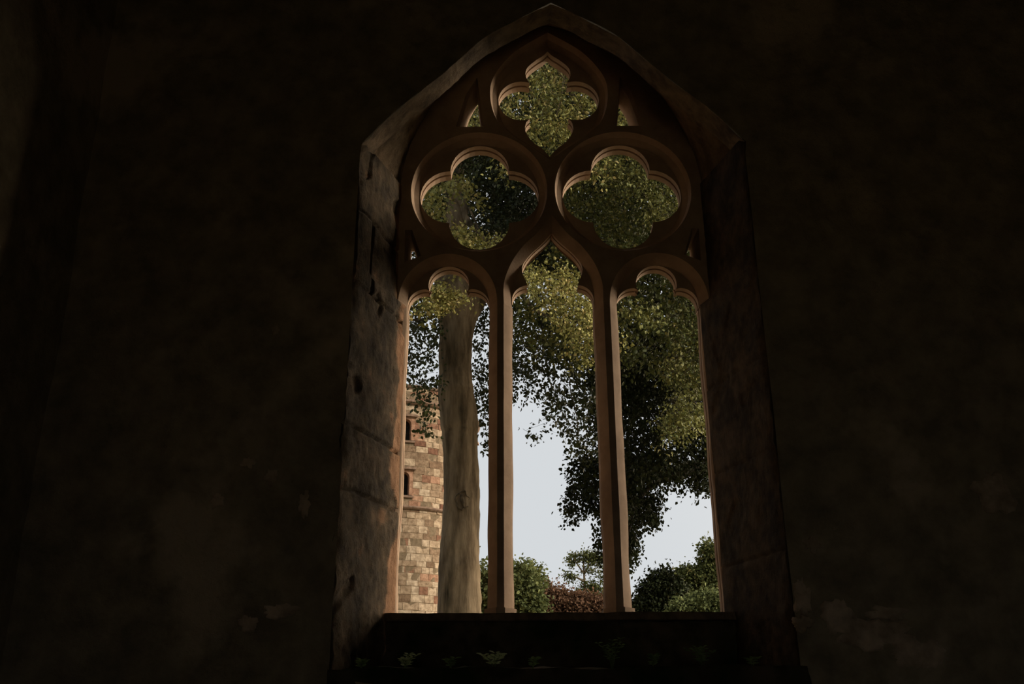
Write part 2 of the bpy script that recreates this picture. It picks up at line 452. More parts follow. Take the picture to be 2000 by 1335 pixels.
# ----- wall masses
def holed_face(x0, x1, z0, z1, hole, y, step, amp, sc=1.2, seed=0):
    rng = np.random.RandomState(seed)
    gx = np.arange(x0, x1 + 1e-6, step); gz = np.arange(z0, z1 + 1e-6, step)
    g = np.array([(a, b) for a in gx for b in gz]) 
    ins = pip(g, hole); g = g[~ins]
    dmin = np.min(np.linalg.norm(g[:, None, :] - hole[None, :, :], axis=2), axis=1) if len(g) * len(hole) < 3e7 else np.ones(len(g))
    g = g[dmin > step * .5]
    allp = [Vector(p) for p in hole] + [Vector(p) for p in g]
    n = len(hole); edges = [(i, (i + 1) % n) for i in range(n)]
    vo, _, fo, *_ = delaunay_2d_cdt(allp, edges, [], 0, 1e-5)
    fo = [t for t in fo]
    vv = np.array([(p.x, p.y) for p in vo]); cen = np.array([vv[list(t)].mean(0) for t in fo]); ok = ~pip(cen, hole)
    V = []
    for p in vv:
        dd = np.min(np.linalg.norm(hole - p, axis=1)); k = min(1, dd / .25)
        q = Vector((p[0], p[1], seed)); d = amp * (noise.noise(q * sc) + .5 * noise.noise(q * sc * 2.7) + .35 * noise.noise(q * sc * 7))
        V.append((p[0], y + d * (.3 + .7 * k) - amp * .15, p[1]))
    return V, [t for t, k in zip(fo, ok) if k]
X0, X1, ZF, ZC = -3.09, 5.2, -1.6, 7.2
def hole_poly(arch, wl, wr, z0):
    a = arch.copy(); a[:, 0] += UC
    zs = np.arange(z0, a[0][1], .1)
    L_ = np.array([(UC + wl, z) for z in zs]); R_ = np.array([(UC + wr, z) for z in zs[::-1]])
    return np.vstack([L_, a, R_])
hk1 = hole_poly(K1, -1.415, 1.39, .36)
v1, f1 = holed_face(X0, X1, ZF, ZC, hk1, YI, .09, .05, seed=1)
KO = k2_arch(24, .42); KO[:, 0] *= 1.0
hko = hole_poly(KO, -(W2 + .42), W2 + .42, .62)
v2, f2 = holed_face(X0 - .8, X1 + .8, ZF, ZC + 1.5, hko, YO, .25, .03, seed=2)
# outer splay between tracery back and outer face
K2b = np.vstack([[(-W2, .62)], k2_arch(24), [(W2, .62)]]); KOb = np.vstack([[(-W2 - .42, .62)], KO, [(W2 + .42, .62)]])
v3 = [(UC + p[0], YT + .2, p[1]) for p in K2b] + [(UC + p[0], YO, p[1]) for p in KOb]; n3 = len(K2b)
f3 = [(i, (i + 1) % n3, n3 + (i + 1) % n3, n3 + i) for i in range(n3)]
V, Fc = merge([(v1, f1), (v2, f2), (v3, f3)])
struct(link('wall_front', V, Fc, M['wall']), 'dark rough rubble stone wall around the gothic window', 'wall')
def plain(name, x0, x1, y0, y1, z0, z1, m, label, cat):
    b = MB(); b.box(x0, x1, y0, y1, z0, z1); return struct(link(name, b.v, b.f, m), label, cat)
plain('wall_left', X0 - .8, X0 + .03, -5, YO - .05, ZF - .3, ZC + 1.4, M['wall'], 'dark stone side wall left of the window wall', 'wall')
plain('wall_right', X1 - .03, X1 + .8, -5, YO - .05, ZF - .3, ZC + 1.4, M['wall'], 'dark stone side wall right of the window wall', 'wall')
plain('ceiling', X0, X1, -5, YI + .3, ZC, ZC + .5, M['wall'], 'dark ceiling over the unlit chamber', 'ceiling')
plain('floor', X0, X1, -5, YI + .1, ZF - .3, ZF, M['floor'], 'bare earth floor of the dark chamber', 'floor')
# back wall; its open archway is added unseen to light the chamber
b = MB(); DX0, DX1, DZ = 1.2, 4.4, 2.5
b.box(X0, DX0, -5.4, -5, ZF, ZC); b.box(DX1, X1, -5.4, -5, ZF, ZC); b.box(DX0, DX1, -5.4, -5, DZ, ZC)
struct(link('wall_back', b.v, b.f, M['wall']), 'dark stone wall behind the viewer with a broad archway added to let light in', 'wall')

# remnants of pale plaster low on the right of the wall and a few on the left
WF = bpy.data.objects['wall_front']
def plaster(px, py, rx, rz, seed):
    c = P(px, py, YI - .05); V = []; Fc = []; K = 40; R_ = 6
    for j in range(R_ + 1):
        for k in range(K):
            an = 2 * math.pi * k / K; d = Vector((math.cos(an), math.sin(an), 0))
            rr = (j / R_) * (1 + .55 * noise.noise(d * 1.6 + Vector((seed, 0, 0))) + .35 * noise.noise(d * 4.5 + Vector((seed, 5, 0))))
            x = c[0] + rx * rr * d.x; z = c[2] + rz * rr * d.y
            q = Vector((x, z, 1)); wd = .05 * (noise.noise(q * 1.2) + .5 * noise.noise(q * 3.24) + .35 * noise.noise(q * 8.4)) - .0075
            V.append((x, YI + wd - (.016 if j < R_ else -.02) + .006 * noise.noise(Vector((x * 14, z * 14, seed))), z))
    for j in range(R_):
        for k in range(K): k2 = (k + 1) % K; Fc.append((j * K + k, j * K + k2, (j + 1) * K + k2, (j + 1) * K + k))
    o = link('plaster_patch', V, Fc, M['plaster'], smooth=True, parent=WF)
for a_ in ((1700, 1235, .26, .10, 1), (1640, 1200, .10, .12, 2), (1800, 1275, .22, .10, 3), (1570, 1165, .05, .13, 4), (1740, 1195, .12, .05, 5), (1570, 1215, .07, .05, 6), (1950, 960, .12, .16, 7), (1590, 1060, .06, .05, 8),
           (420, 975, .05, .05, 9), (480, 900, .05, .04, 10), (525, 925, .04, .06, 11), (545, 1190, .12, .05, 12), (480, 1215, .06, .06, 13), (590, 975, .04, .10, 14), (535, 640, .03, .05, 15)): plaster(*a_)

# ground outside
def ground_mesh():
    xs = np.linspace(-160, 160, 90); ys = np.linspace(YO - .1, 260, 90); v = []; f = []
    for a in ys:
        for b_ in xs: v.append((b_, a, ZF - .05 + .25 * noise.noise(Vector((a * .05, b_ * .05, 0))) - .1))
    for i in range(89):
        for k in range(89): q = i * 90 + k; f.append((q, q + 1, q + 91, q + 90))
    o = len(v); v += [(-160, -60, ZF - .35), (160, -60, ZF - .35), (160, YO - .1, ZF - .35), (-160, YO - .1, ZF - .35)]; f.append((o, o + 1, o + 2, o + 3))
    return v, f
v, f = ground_mesh(); struct(link('ground', v, f, M['grass'], smooth=True), 'grassy ground outside below the window', 'ground')

v, f = rough_box(-14, 16, YO - .3, 13.5, ZF - .3, ZF + .16, 60, 18, 1, .08, .8, 3)
struct(link('bounce_damper_strip', v, f, M['bounce_damper'], smooth=True), 'unseen dark ground strip added along the outer wall to cut bounced light', 'added ground strip')  # added out of view to keep ground bounce off the tracery chamfers

# ------------------------------------------------------------------ foliage
def leaves(rng, centers, dirs, per, L, leaf, spread=.10, flat=.5, tint=(0, 1), tan=0.0, width=.62):
    n = len(centers); t = rng.rand(n, per, 1)
    pos = centers[:, None, :] + dirs[:, None, :] * (t - .3) * L + rng.randn(n, per, 3) * spread
    ax = dirs[:, None, :] * .8 + rng.randn(n, per, 3) * .7; ax[..., 2] -= .35
    ax /= np.linalg.norm(ax, axis=2, keepdims=True)
    nm = rng.randn(n, per, 3); nm[..., 2] += flat * 2
    sd = np.cross(ax, nm); sd /= np.linalg.norm(sd, axis=2, keepdims=True) + 1e-9
    nm = np.cross(sd, ax)
    l = leaf * (.65 + .7 * rng.rand(n, per, 1)); w = l * width * .5
    a = pos; b_ = pos + ax * l
    p = [a, a + ax * l * .35 + sd * w + nm * w * .35, a + ax * l * .72 + sd * w * .7 + nm * w * .3, b_ - nm * l * .12,
         a + ax * l * .72 - sd * w * .7 + nm * w * .3, a + ax * l * .35 - sd * w + nm * w * .35]
    V = np.stack(p, 2).reshape(-1, 3); k = n * per
    base = np.arange(k)[:, None] * 6
    Fq = np.concatenate([base + np.array([0, 1, 2, 3]), base + np.array([0, 3, 4, 5])], 1).reshape(-1, 4)
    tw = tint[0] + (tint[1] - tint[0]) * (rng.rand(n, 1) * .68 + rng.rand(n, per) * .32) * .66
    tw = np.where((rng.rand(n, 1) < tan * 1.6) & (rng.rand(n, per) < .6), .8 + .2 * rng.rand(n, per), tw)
    return V, Fq, np.repeat(tw.reshape(-1), 2)

def sprigs(rng, centers, dirs, L, r=.0035):
    """thin stems the leaves hang on, three-sided"""
    n = len(centers); a = centers - dirs * L * .45; b_ = centers + dirs * L * .65
    e1 = np.cross(dirs, np.array([.3, .2, .9])); e1 /= np.linalg.norm(e1, axis=1, keepdims=True); e2 = np.cross(dirs, e1)
    ring = [e1 * r, (-.5 * e1 + .87 * e2) * r, (-.5 * e1 - .87 * e2) * r]
    V = np.stack([a + q for q in ring] + [b_ + q * .5 for q in ring], 1).reshape(-1, 3)
    base = np.arange(n)[:, None] * 6
    Fq = np.concatenate([base + np.array(q) for q in ([0, 1, 4, 3], [1, 2, 5, 4], [2, 0, 3, 5])], 1).reshape(-1, 4)
    return V, Fq

def region(rng, poly, n, Y, clump=0.0, freq=1.2, seed=0, gaps=None):
    """n sprig positions inside the part of the crown seen through a photo polygon, between two depths"""
    poly = np.array(poly, float); lo, hi = poly.min(0), poly.max(0); got = []
    tries = 0
    while len(got) < n and tries < 60:
        q = lo + rng.rand(n * 2, 2) * (hi - lo); q = q[pip(q, poly)]; tries += 1
        for a in q:
            y = Y[0] + rng.rand() * (Y[1] - Y[0]); p = P(a[0], a[1], y)
            if clump and noise.noise(Vector(p) * freq + Vector((seed, 0, 0))) < -1 + 2 * clump * rng.rand() * .5 + clump - .35 * rng.rand(): continue
            got.append(p)
            if len(got) >= n: break
    return np.array(got)

def dirs_(rng, n, droop=.6):
    d = rng.randn(n, 3); d[:, 2] = d[:, 2] * .4 - droop; return d / np.linalg.norm(d, axis=1, keepdims=True)

def foliage_mesh(name, layers, root, lm, seed=0):
    """layers: dict(poly|pts, n, Y, per, L, leaf, ...)"""
    rng = np.random.RandomState(seed); VV = []; FF = []; TT = []; MI = []; o = 0
    mats = [M['twig']]
    for ly in layers:
        c = ly['pts'] if 'pts' in ly else region(rng, ly['poly'], ly['n'], ly['Y'], ly.get('clump', 0), ly.get('freq', 1.2), ly.get('seed', 0))
        d = dirs_(rng, len(c), ly.get('droop', .6)); L = ly.get('L', .35); m = ly.get('mat', lm)
        if m not in mats: mats.append(m)
        V, Fq, T = leaves(rng, c, d, ly.get('per', 12), L, ly.get('leaf', .072), ly.get('spread', .07), ly.get('flat', .5), ly.get('tint', (0, 1)), ly.get('tan', 0), ly.get('width', .74))
        VV.append(V); FF.append(Fq + o); TT.append(T); MI.append(np.full(len(Fq), mats.index(m))); o += len(V)
        V, Fq = sprigs(rng, c, d, L, ly.get('stem', .0035)); VV.append(V); FF.append(Fq + o); TT.append(np.zeros(len(Fq))); MI.append(np.zeros(len(Fq), int)); o += len(V)
    V = np.vstack(VV); Fq = np.vstack(FF); T = np.concatenate(TT); MI = np.concatenate(MI)
    V = V - np.array(root.location)
    me = bpy.data.meshes.new(name); me.vertices.add(len(V)); me.vertices.foreach_set('co', V.astype(np.float32).ravel())
    me.loops.add(len(Fq) * 4); me.loops.foreach_set('vertex_index', Fq.astype(np.int32).ravel())
    me.polygons.add(len(Fq)); me.polygons.foreach_set('loop_start', np.arange(0, len(Fq) * 4, 4, dtype=np.int32))
    for q in mats: me.materials.append(q)
    me.polygons.foreach_set('material_index', MI.astype(np.int32))
    a = me.attributes.new('tint', 'FLOAT', 'FACE'); a.data.foreach_set('value', T.astype(np.float32)); me.update(calc_edges=True); me.validate()
    ob = bpy.data.objects.new(name, me); C.objects.link(ob); ob.parent = root; return ob

# ----- great beech with the pale trunk
YTR = 18.0
prof_px = [(1330, 846, 948), (1195, 853, 941), (1150, 855, 939), (1100, 857, 937), (1050, 861, 937), (980, 865.5, 937), (920, 866.5, 935.5), (870, 864.5, 933),
           (835, 861, 934), (805, 859, 931), (775, 856, 927), (755, 856, 924), (720, 857, 921), (690, 857, 921), (650, 857.5, 925), (620, 855, 932), (590, 852, 941), (560, 849, 936), (545, 854, 922)]
pts = []; rad = []
base = P(898, 1330, YTR)
pts.append((base[0] + .02, YTR, ZF - .3)); rad.append(.70)
pts.append((base[0] + .01, YTR, ZF + .7)); rad.append(.54)
for y, xl, xr in prof_px:
    a = P(xl, y, YTR); b_ = P(xr, y, YTR); pts.append(((a[0] + b_[0]) / 2, YTR, a[2])); rad.append((b_[0] - a[0]) / 2 / 1.005)
beech = thing('beech_tree', 'great grey-trunked beech with turning leaves close behind the left light', 'tree', (pts[0][0], YTR, ZF - .15))
v, f = tube(pts, rad, 40, .05, 3, 6)
# fork limbs
top = pts[-1]
l1 = [tuple(P(885, 610, YTR)), tuple(P(876, 560, YTR)), tuple(P(880, 500, YTR)), tuple(P(890, 430, YTR)), tuple(P(890, 360, YTR + .2)), tuple(P(884, 290, YTR + .5)), tuple(P(870, 200, YTR + .8)), tuple(P(850, 60, YTR + 1))]
l2 = [tuple(P(906, 640, YTR)), tuple(P(920, 600, YTR + .05)), tuple(P(937, 560, YTR + .2)), tuple(P(956, 510, YTR + .8)), tuple(P(985, 460, YTR + 2.2)), tuple(P(1050, 400, YTR + 4)), tuple(P(1080, 250, YTR + 6))]
parts = [(v, f), tube(l1, [.32, .29, .24, .22, .20, .18, .15, .1], 20, .05, 5), tube(l2, [.15, .23, .25, .21, .16, .11, .05], 20, .05, 6)]
V, Fc = merge(parts); trunk = adopt(link('trunk', V, Fc, M['bark'], smooth=True), beech)
# healed branch scar on the trunk
sc0 = P(905, 985, YTR)
ring = [(sc0[0] + .115 * math.cos(a), 0, sc0[2] + .16 * math.sin(a)) for a in np.linspace(0, 2 * math.pi, 19)]
R0 = .36; cx0 = P(901, 985, YTR)[0]
ring = [(x, YTR - math.sqrt(max(R0 ** 2 - (x - cx0) ** 2, .001)) * 1.0, z) for x, _, z in ring]
ring = [(x + .02 * math.sin(k * 2.1), y, z + .02 * math.cos(k * 1.7)) for k, (x, y, z) in enumerate(ring[:-2])]
v, f = merge([tube(ring, [.006 + .012 * ((k * 7) % 5) / 4 for k in range(len(ring))], 8, .8, 1, 2),
              tube([(sc0[0] - .02, ring[0][1] + .02, sc0[2] + .13), (sc0[0], ring[0][1] - .02, sc0[2]), (sc0[0] + .03, ring[0][1], sc0[2] - .14)], [.015, .035, .02], 8, .8, 4, 4)])
s_ = link('branch_scar', v, f, M['scar'], smooth=True); adopt(s_, beech)
def limb(root, px, Ys, rs, m='bark', name='branch', sides=10, rough=.05):
    p = [tuple(P(a, b, y)) for (a, b), y in zip(px, Ys)]; v, f = tube(p, rs, sides, rough, 2, 5)
    return adopt(link(name, v, f, M[m], smooth=True), root)
limb(beech, [(890, 380), (905, 400), (910, 425), (922, 442), (940, 460), (962, 480), (985, 510)], [17.9, 17.7, 17.6, 17.4, 17.1, 16.8, 16.5], [.07, .075, .07, .055, .04, .03, .02])
limb(beech, [(916, 405), (928, 432), (934, 448)], [17.6, 17.4, 17.3], [.02, .025, .02])
limb(beech, [(855, 615), (830, 623), (805, 624), (775, 622), (740, 640)], [17.8, 17.5, 17.2, 17, 16.8], [.04, .028, .024, .02, .015], 'twig')
limb(beech, [(858, 640), (848, 670), (842, 680), (815, 695), (790, 712), (760, 730)], [17.8, 17.6, 17.5, 17.3, 17.1, 17], [.02, .016, .014, .012, .010, .008], 'twig')
limb(beech, [(985, 540), (1016, 573), (1040, 600), (1070, 618), (1110, 630), (1150, 655)], [17, 16.5, 16, 15.6, 15.3, 15], [.05, .04, .032, .024, .018, .012])
limb(beech, [(1045, 600), (1052, 615), (1060, 650), (1058, 720)], [16, 16, 16, 16], [.018, .014, .010, .006], 'twig')
limb(beech, [(1112, 690), (1114, 760), (1124, 800), (1130, 850)], [16, 16, 16, 16], [.010, .008, .006, .004], 'twig')
limb(beech, [(1050, 0), (1085, 120), (1110, 170), (1150, 230), (1240, 290), (1300, 340), (1380, 380)], [14, 13.8, 13.6, 13.5, 13.3, 13.2, 13], [.05, .04, .02, .016, .013, .010, .008])
for (a, b_, c_, d_) in ((1120, 110, 1140, 160), (1080, 130, 1105, 170), (1040, 150, 1060, 200), (1100, 160, 1085, 230), (1000, 120, 1045, 200)):
    limb(beech, [(a, b_), ((a + c_) / 2 + 4, (b_ + d_) / 2 - 6), (c_, d_)], [13.4, 13.3, 13.2], [.010, .008, .005])

BL = []   # foliage layers of the great beech
add = lambda **k: BL.append(k)
# tau = mean number of leaves met by a sight line; the sprig count follows from the area
def addt(poly, tau, Y, **k):
    pl = np.array(poly, float); ar = abs(sum(pl[i - 1][0] * pl[i][1] - pl[i][0] * pl[i - 1][1] for i in range(len(pl)))) / 2
    per = k.get('per', 9); lf = k.get('leaf', .075) * FPX / ((Y[0] + Y[1]) / 2 * 1.08)
    BL.append(dict(poly=poly, n=max(3, int(ar * tau / (per * lf * lf * .62 * .42))), Y=Y, **k))
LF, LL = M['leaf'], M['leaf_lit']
# sparse leaves against the sky round the trunk; low tints paint them backlit dark
addt([(740, 540), (862, 540), (862, 650), (740, 650)], 1.1, (15.5, 20), clump=.25, freq=2.2, tint=(0, .5))
addt([(740, 640), (862, 640), (862, 760), (740, 745)], .75, (15.5, 20), clump=.3, freq=2.2, tint=(0, .3))
addt([(915, 560), (1000, 560), (1000, 760), (926, 770), (915, 660)], 1.0, (18.5, 22), clump=.3, freq=2, tint=(0, .3))
addt([(920, 760), (1000, 750), (1000, 790), (960, 800), (930, 810)], .5, (18.5, 22), tint=(0, .3))
addt([(780, 745), (850, 748), (856, 790), (848, 830), (835, 848), (822, 800), (790, 785)], .6, (15.5, 17.3), clump=.35, freq=2.5, tint=(0, .7))
addt([(930, 790), (957, 780), (960, 870), (945, 870), (938, 820)], 1.1, (18.5, 19), tint=(0, .5))
# sunlit spray in front of the fork
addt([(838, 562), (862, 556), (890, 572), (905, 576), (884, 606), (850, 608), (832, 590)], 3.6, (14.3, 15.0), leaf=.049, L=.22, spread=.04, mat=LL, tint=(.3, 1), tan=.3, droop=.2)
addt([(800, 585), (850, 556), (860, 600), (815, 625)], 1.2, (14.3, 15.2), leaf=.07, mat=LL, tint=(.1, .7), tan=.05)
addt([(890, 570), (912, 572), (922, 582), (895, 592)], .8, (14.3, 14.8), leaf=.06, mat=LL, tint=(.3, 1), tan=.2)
# the crown goes on to the left of the view
addt([(350, -150), (800, -150), (800, 640), (350, 560)], 1.6, (15, 22), per=10, leaf=.13, clump=.25, tint=(0, .7))
addt([(450, 560), (745, 600), (745, 740), (560, 700)], .8, (15.5, 20), leaf=.085, clump=.3, tint=(0, .4))
# left quatrefoil
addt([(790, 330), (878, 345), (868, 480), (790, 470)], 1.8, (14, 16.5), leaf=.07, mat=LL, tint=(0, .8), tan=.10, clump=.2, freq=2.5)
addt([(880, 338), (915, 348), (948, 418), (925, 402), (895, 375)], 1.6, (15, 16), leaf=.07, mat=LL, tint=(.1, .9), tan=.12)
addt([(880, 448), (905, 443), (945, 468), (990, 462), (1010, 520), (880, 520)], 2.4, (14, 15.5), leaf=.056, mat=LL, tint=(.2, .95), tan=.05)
addt([(915, 260), (1090, 260), (1080, 470), (960, 455), (925, 400)], 1.6, (16.7, 17.7), tint=(0, .3), clump=.1)
addt([(780, 230), (1090, 230), (1080, 520), (780, 500)], 3.2, (20, 26), leaf=.09, per=12, clump=.1, freq=1.0, tint=(0, .3))
# top quatrefoil
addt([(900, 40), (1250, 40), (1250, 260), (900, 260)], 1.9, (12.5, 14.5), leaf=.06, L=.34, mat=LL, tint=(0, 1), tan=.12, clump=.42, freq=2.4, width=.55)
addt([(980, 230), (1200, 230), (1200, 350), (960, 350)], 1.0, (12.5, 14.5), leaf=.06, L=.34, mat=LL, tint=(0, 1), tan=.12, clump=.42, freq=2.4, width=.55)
addt([(900, 20), (1260, 20), (1260, 220), (900, 220)], 2.3, (16, 21), per=12, tint=(0, .5), clump=.15)
addt([(900, 215), (1260, 215), (1260, 350), (900, 350)], 1.5, (16, 21), per=12, tint=(0, .5), clump=.3, freq=1.8)
# right quatrefoil
addt([(1080, 250), (1390, 240), (1400, 520), (1080, 520)], 1.5, (14.5, 17), leaf=.06, tint=(.3, 1), tan=.03, clump=.2, freq=2)
addt([(1090, 260), (1300, 290), (1390, 330), (1390, 480), (1290, 430), (1180, 340)], .8, (13.5, 14.5), leaf=.049, mat=LL, tint=(0, .6), clump=.3, freq=2)
addt([(1080, 250), (1390, 240), (1400, 560), (1080, 520)], 2.6, (18, 24), per=12, leaf=.085, tint=(0, .4))
# centre light
addt([(985, 430), (1190, 430), (1190, 560), (985, 545)], 1.6, (19, 24), clump=.35, freq=1.4, tint=(0, .3))
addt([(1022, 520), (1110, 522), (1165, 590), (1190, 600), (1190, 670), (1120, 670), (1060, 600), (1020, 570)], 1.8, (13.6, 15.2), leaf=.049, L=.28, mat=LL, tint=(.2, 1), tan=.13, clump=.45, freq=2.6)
addt([(1120, 480), (1190, 500), (1190, 620), (1150, 600)], 1.8, (18, 21), tint=(0, .3))
addt([(985, 560), (1060, 590), (1180, 640), (1190, 710), (1080, 700), (985, 660)], 1.1, (15, 17), leaf=.07, tint=(.3, 1), clump=.25, freq=1.8)
addt([(1100, 640), (1190, 660), (1190, 710), (1120, 700)], .7, (14, 15), leaf=.049, mat=LL, tint=(.1, .9), tan=.1)
addt([(980, 560), (1180, 590), (1180, 720), (980, 720)], .9, (16, 21), clump=.25, freq=2, tint=(0, .35))
addt([(980, 710), (1180, 710), (1180, 775), (1100, 785), (1040, 765), (980, 780)], .8, (16, 20), clump=.25, freq=2, tint=(0, .35))
addt([(1060, 770), (1185, 765), (1185, 880), (1150, 895), (1110, 885), (1095, 840), (1045, 862), (1035, 845), (1070, 810)], .8, (16, 19), clump=.4, freq=2, tint=(0, .35))
# right light, upper
addt([(1190, 500), (1420, 500), (1420, 760), (1330, 740), (1260, 720), (1190, 700)], 1.4, (15, 18), leaf=.07, tint=(.15, .95), tan=.02, clump=.3, freq=1.8)
addt([(1215, 570), (1270, 590), (1305, 620), (1290, 635), (1215, 615)], 1.0, (14.3, 14.9), leaf=.06, mat=LL, tint=(0, .7), clump=.2)
addt([(1205, 666), (1230, 670), (1226, 680), (1205, 690)], 1.0, (14, 14.3), leaf=.06, mat=LL, tint=(.3, 1), tan=.2)
addt([(1310, 755), (1400, 745), (1400, 800), (1380, 835), (1340, 840), (1308, 820)], 1.5, (14.6, 15.6), leaf=.049, mat=LL, tint=(0, .6), droop=1, clump=.3, freq=2.5)
addt([(1310, 590), (1420, 590), (1420, 760), (1300, 740)], 1.5, (14.6, 16), leaf=.049, tint=(.4, 1), droop=1, clump=.2, freq=2)
addt([(1275, 830), (1320, 790), (1330, 850), (1300, 880)], .9, (14.6, 15.2), leaf=.049, tint=(.5, 1), clump=.3)
# leaves out of sight above the view that shade the upper trunk
rs_ = np.random.RandomState(31); n_ = 900
xs_ = -1 + rs_.rand(n_) * 12; ys_ = 11 + rs_.rand(n_) * 6
BL.append(dict(pts=np.stack([xs_, ys_, ys_ * .90 + .3 + rs_.rand(n_) * 3.5], 1), per=12, leaf=.14, L=.6, spread=.2, stem=.006))
n_ = 800
BL.append(dict(pts=np.stack([4.2 + rs_.rand(n_) * 7, 12 + rs_.rand(n_) * 4, 8.6 + rs_.rand(n_) * 4], 1), per=12, leaf=.14, L=.6, spread=.2, stem=.006))
# the crown above and to the sides of the view
rngc = np.random.RandomState(77)
th = rngc.rand(2600) * 2 * math.pi; rr = np.sqrt(rngc.rand(2600)) * 9.5; zz = 12.5 + rngc.rand(2600) * 9
cr = np.stack([beech.location.x + 3.2 + rr * np.cos(th) * 1.15, 19.5 + rr * np.sin(th) * .75, zz + (9.5 - rr) * .35], 1)
add(pts=cr, per=14, leaf=.20, L=.9, spread=.35, stem=.008, mat=M['leaf'])
foliage_mesh('foliage', BL, beech, M['leaf'], 5)

# ----- dark weeping beech behind the right light
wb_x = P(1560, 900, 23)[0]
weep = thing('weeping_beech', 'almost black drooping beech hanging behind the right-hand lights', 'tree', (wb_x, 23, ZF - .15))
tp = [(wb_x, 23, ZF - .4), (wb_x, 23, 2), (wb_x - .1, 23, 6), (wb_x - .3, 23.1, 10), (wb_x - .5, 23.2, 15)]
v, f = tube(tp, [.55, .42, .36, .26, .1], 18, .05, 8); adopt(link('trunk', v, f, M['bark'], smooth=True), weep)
limb(weep, [(1560, 860), (1480, 890), (1395, 912), (1340, 923), (1310, 932), (1270, 950), (1240, 990), (1228, 1040)], [23, 22.6, 22.2, 22, 21.8, 21.5, 21.3, 21.2], [.16, .13, .10, .085, .07, .055, .04, .02], 'twig')
limb(weep, [(1345, 570), (1350, 600), (1345, 640), (1357, 670), (1364, 720), (1366, 780)], [15.5, 15.5, 15.5, 15.5, 15.5, 15.5], [.016, .018, .02, .014, .010, .006], 'twig')
limb(weep, [(1350, 635), (1362, 634), (1374, 636)], [15.5, 15.5, 15.5], [.008, .006, .005], 'twig')
WL = []
wadd = lambda **k: WL.append(k)
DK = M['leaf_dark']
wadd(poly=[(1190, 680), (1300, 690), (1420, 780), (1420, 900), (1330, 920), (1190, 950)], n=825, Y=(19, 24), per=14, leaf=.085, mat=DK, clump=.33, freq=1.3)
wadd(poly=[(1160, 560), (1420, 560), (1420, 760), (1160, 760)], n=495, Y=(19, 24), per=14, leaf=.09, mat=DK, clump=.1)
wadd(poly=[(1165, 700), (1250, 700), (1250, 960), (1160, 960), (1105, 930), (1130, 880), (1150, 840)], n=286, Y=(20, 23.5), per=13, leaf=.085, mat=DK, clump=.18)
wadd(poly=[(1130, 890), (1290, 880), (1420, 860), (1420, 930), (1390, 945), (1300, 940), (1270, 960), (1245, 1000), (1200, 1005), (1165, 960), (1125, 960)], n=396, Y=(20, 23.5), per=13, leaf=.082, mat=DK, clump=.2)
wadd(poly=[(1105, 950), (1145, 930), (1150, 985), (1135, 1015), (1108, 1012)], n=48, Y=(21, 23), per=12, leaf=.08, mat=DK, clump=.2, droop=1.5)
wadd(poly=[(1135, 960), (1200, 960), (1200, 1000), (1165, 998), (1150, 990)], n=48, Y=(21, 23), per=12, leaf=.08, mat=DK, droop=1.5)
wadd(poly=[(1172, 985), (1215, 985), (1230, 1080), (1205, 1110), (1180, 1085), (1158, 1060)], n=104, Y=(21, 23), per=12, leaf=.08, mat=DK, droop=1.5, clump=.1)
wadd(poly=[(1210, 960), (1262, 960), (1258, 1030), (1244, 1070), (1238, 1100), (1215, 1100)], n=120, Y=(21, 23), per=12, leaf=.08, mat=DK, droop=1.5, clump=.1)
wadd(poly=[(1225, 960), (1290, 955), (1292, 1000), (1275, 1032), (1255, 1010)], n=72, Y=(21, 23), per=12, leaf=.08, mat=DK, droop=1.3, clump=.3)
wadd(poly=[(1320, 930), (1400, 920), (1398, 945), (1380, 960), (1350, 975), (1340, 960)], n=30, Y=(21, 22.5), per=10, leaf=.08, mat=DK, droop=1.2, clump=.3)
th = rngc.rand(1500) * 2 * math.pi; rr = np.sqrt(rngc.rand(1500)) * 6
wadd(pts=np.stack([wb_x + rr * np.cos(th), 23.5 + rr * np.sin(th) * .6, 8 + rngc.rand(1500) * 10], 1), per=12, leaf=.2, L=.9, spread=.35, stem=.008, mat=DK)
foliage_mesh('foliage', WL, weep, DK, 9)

# ----- round tower
YTW = 40.5; RT = 3.42
tcx = P(769, 900, YTW)[0]
def tower_z(py): return P(769, py, YTW - RT)[2]
ZTOP, ZCOR, ZSTR = tower_z(750), tower_z(785), tower_z(989)
tower = thing('round_tower', 'round buff and red sandstone tower with small lancets behind the beech', 'tower', (tcx, YTW, ZF - .2))
def tang(px, py, Y0=YTW - RT):
    """angle round the tower of a pixel on its near side"""
    x = P(px, py, Y0)[0]
    for _ in range(6):
        s_ = max(-.985, min(.985, (x - tcx) / RT)); y = YTW - RT * math.sqrt(1 - s_ * s_); x = P(px, py, y)[0]
    return math.asin(max(-.985, min(.985, (x - tcx) / RT))), y
wins = []
for px, y0, y1, wd in ((793, 818, 859, .40), (789, 921, 966, .40), (939.5, 868, 903, .42), (939.5, 968, 1000, .42), (939, 1108, 1134, .42)):
    a, Y = tang(px, (y0 + y1) / 2); wins.append((a, P(px, y1, Y)[2], P(px, y0, Y)[2], wd / 2 / RT))
cyl = lambda a, r, z: (tcx + r * math.sin(a), YTW - r * math.cos(a), z)
rng = np.random.RandomState(4)
V = []; Fc = []; T = []; MI = []
zb = ZF - .3
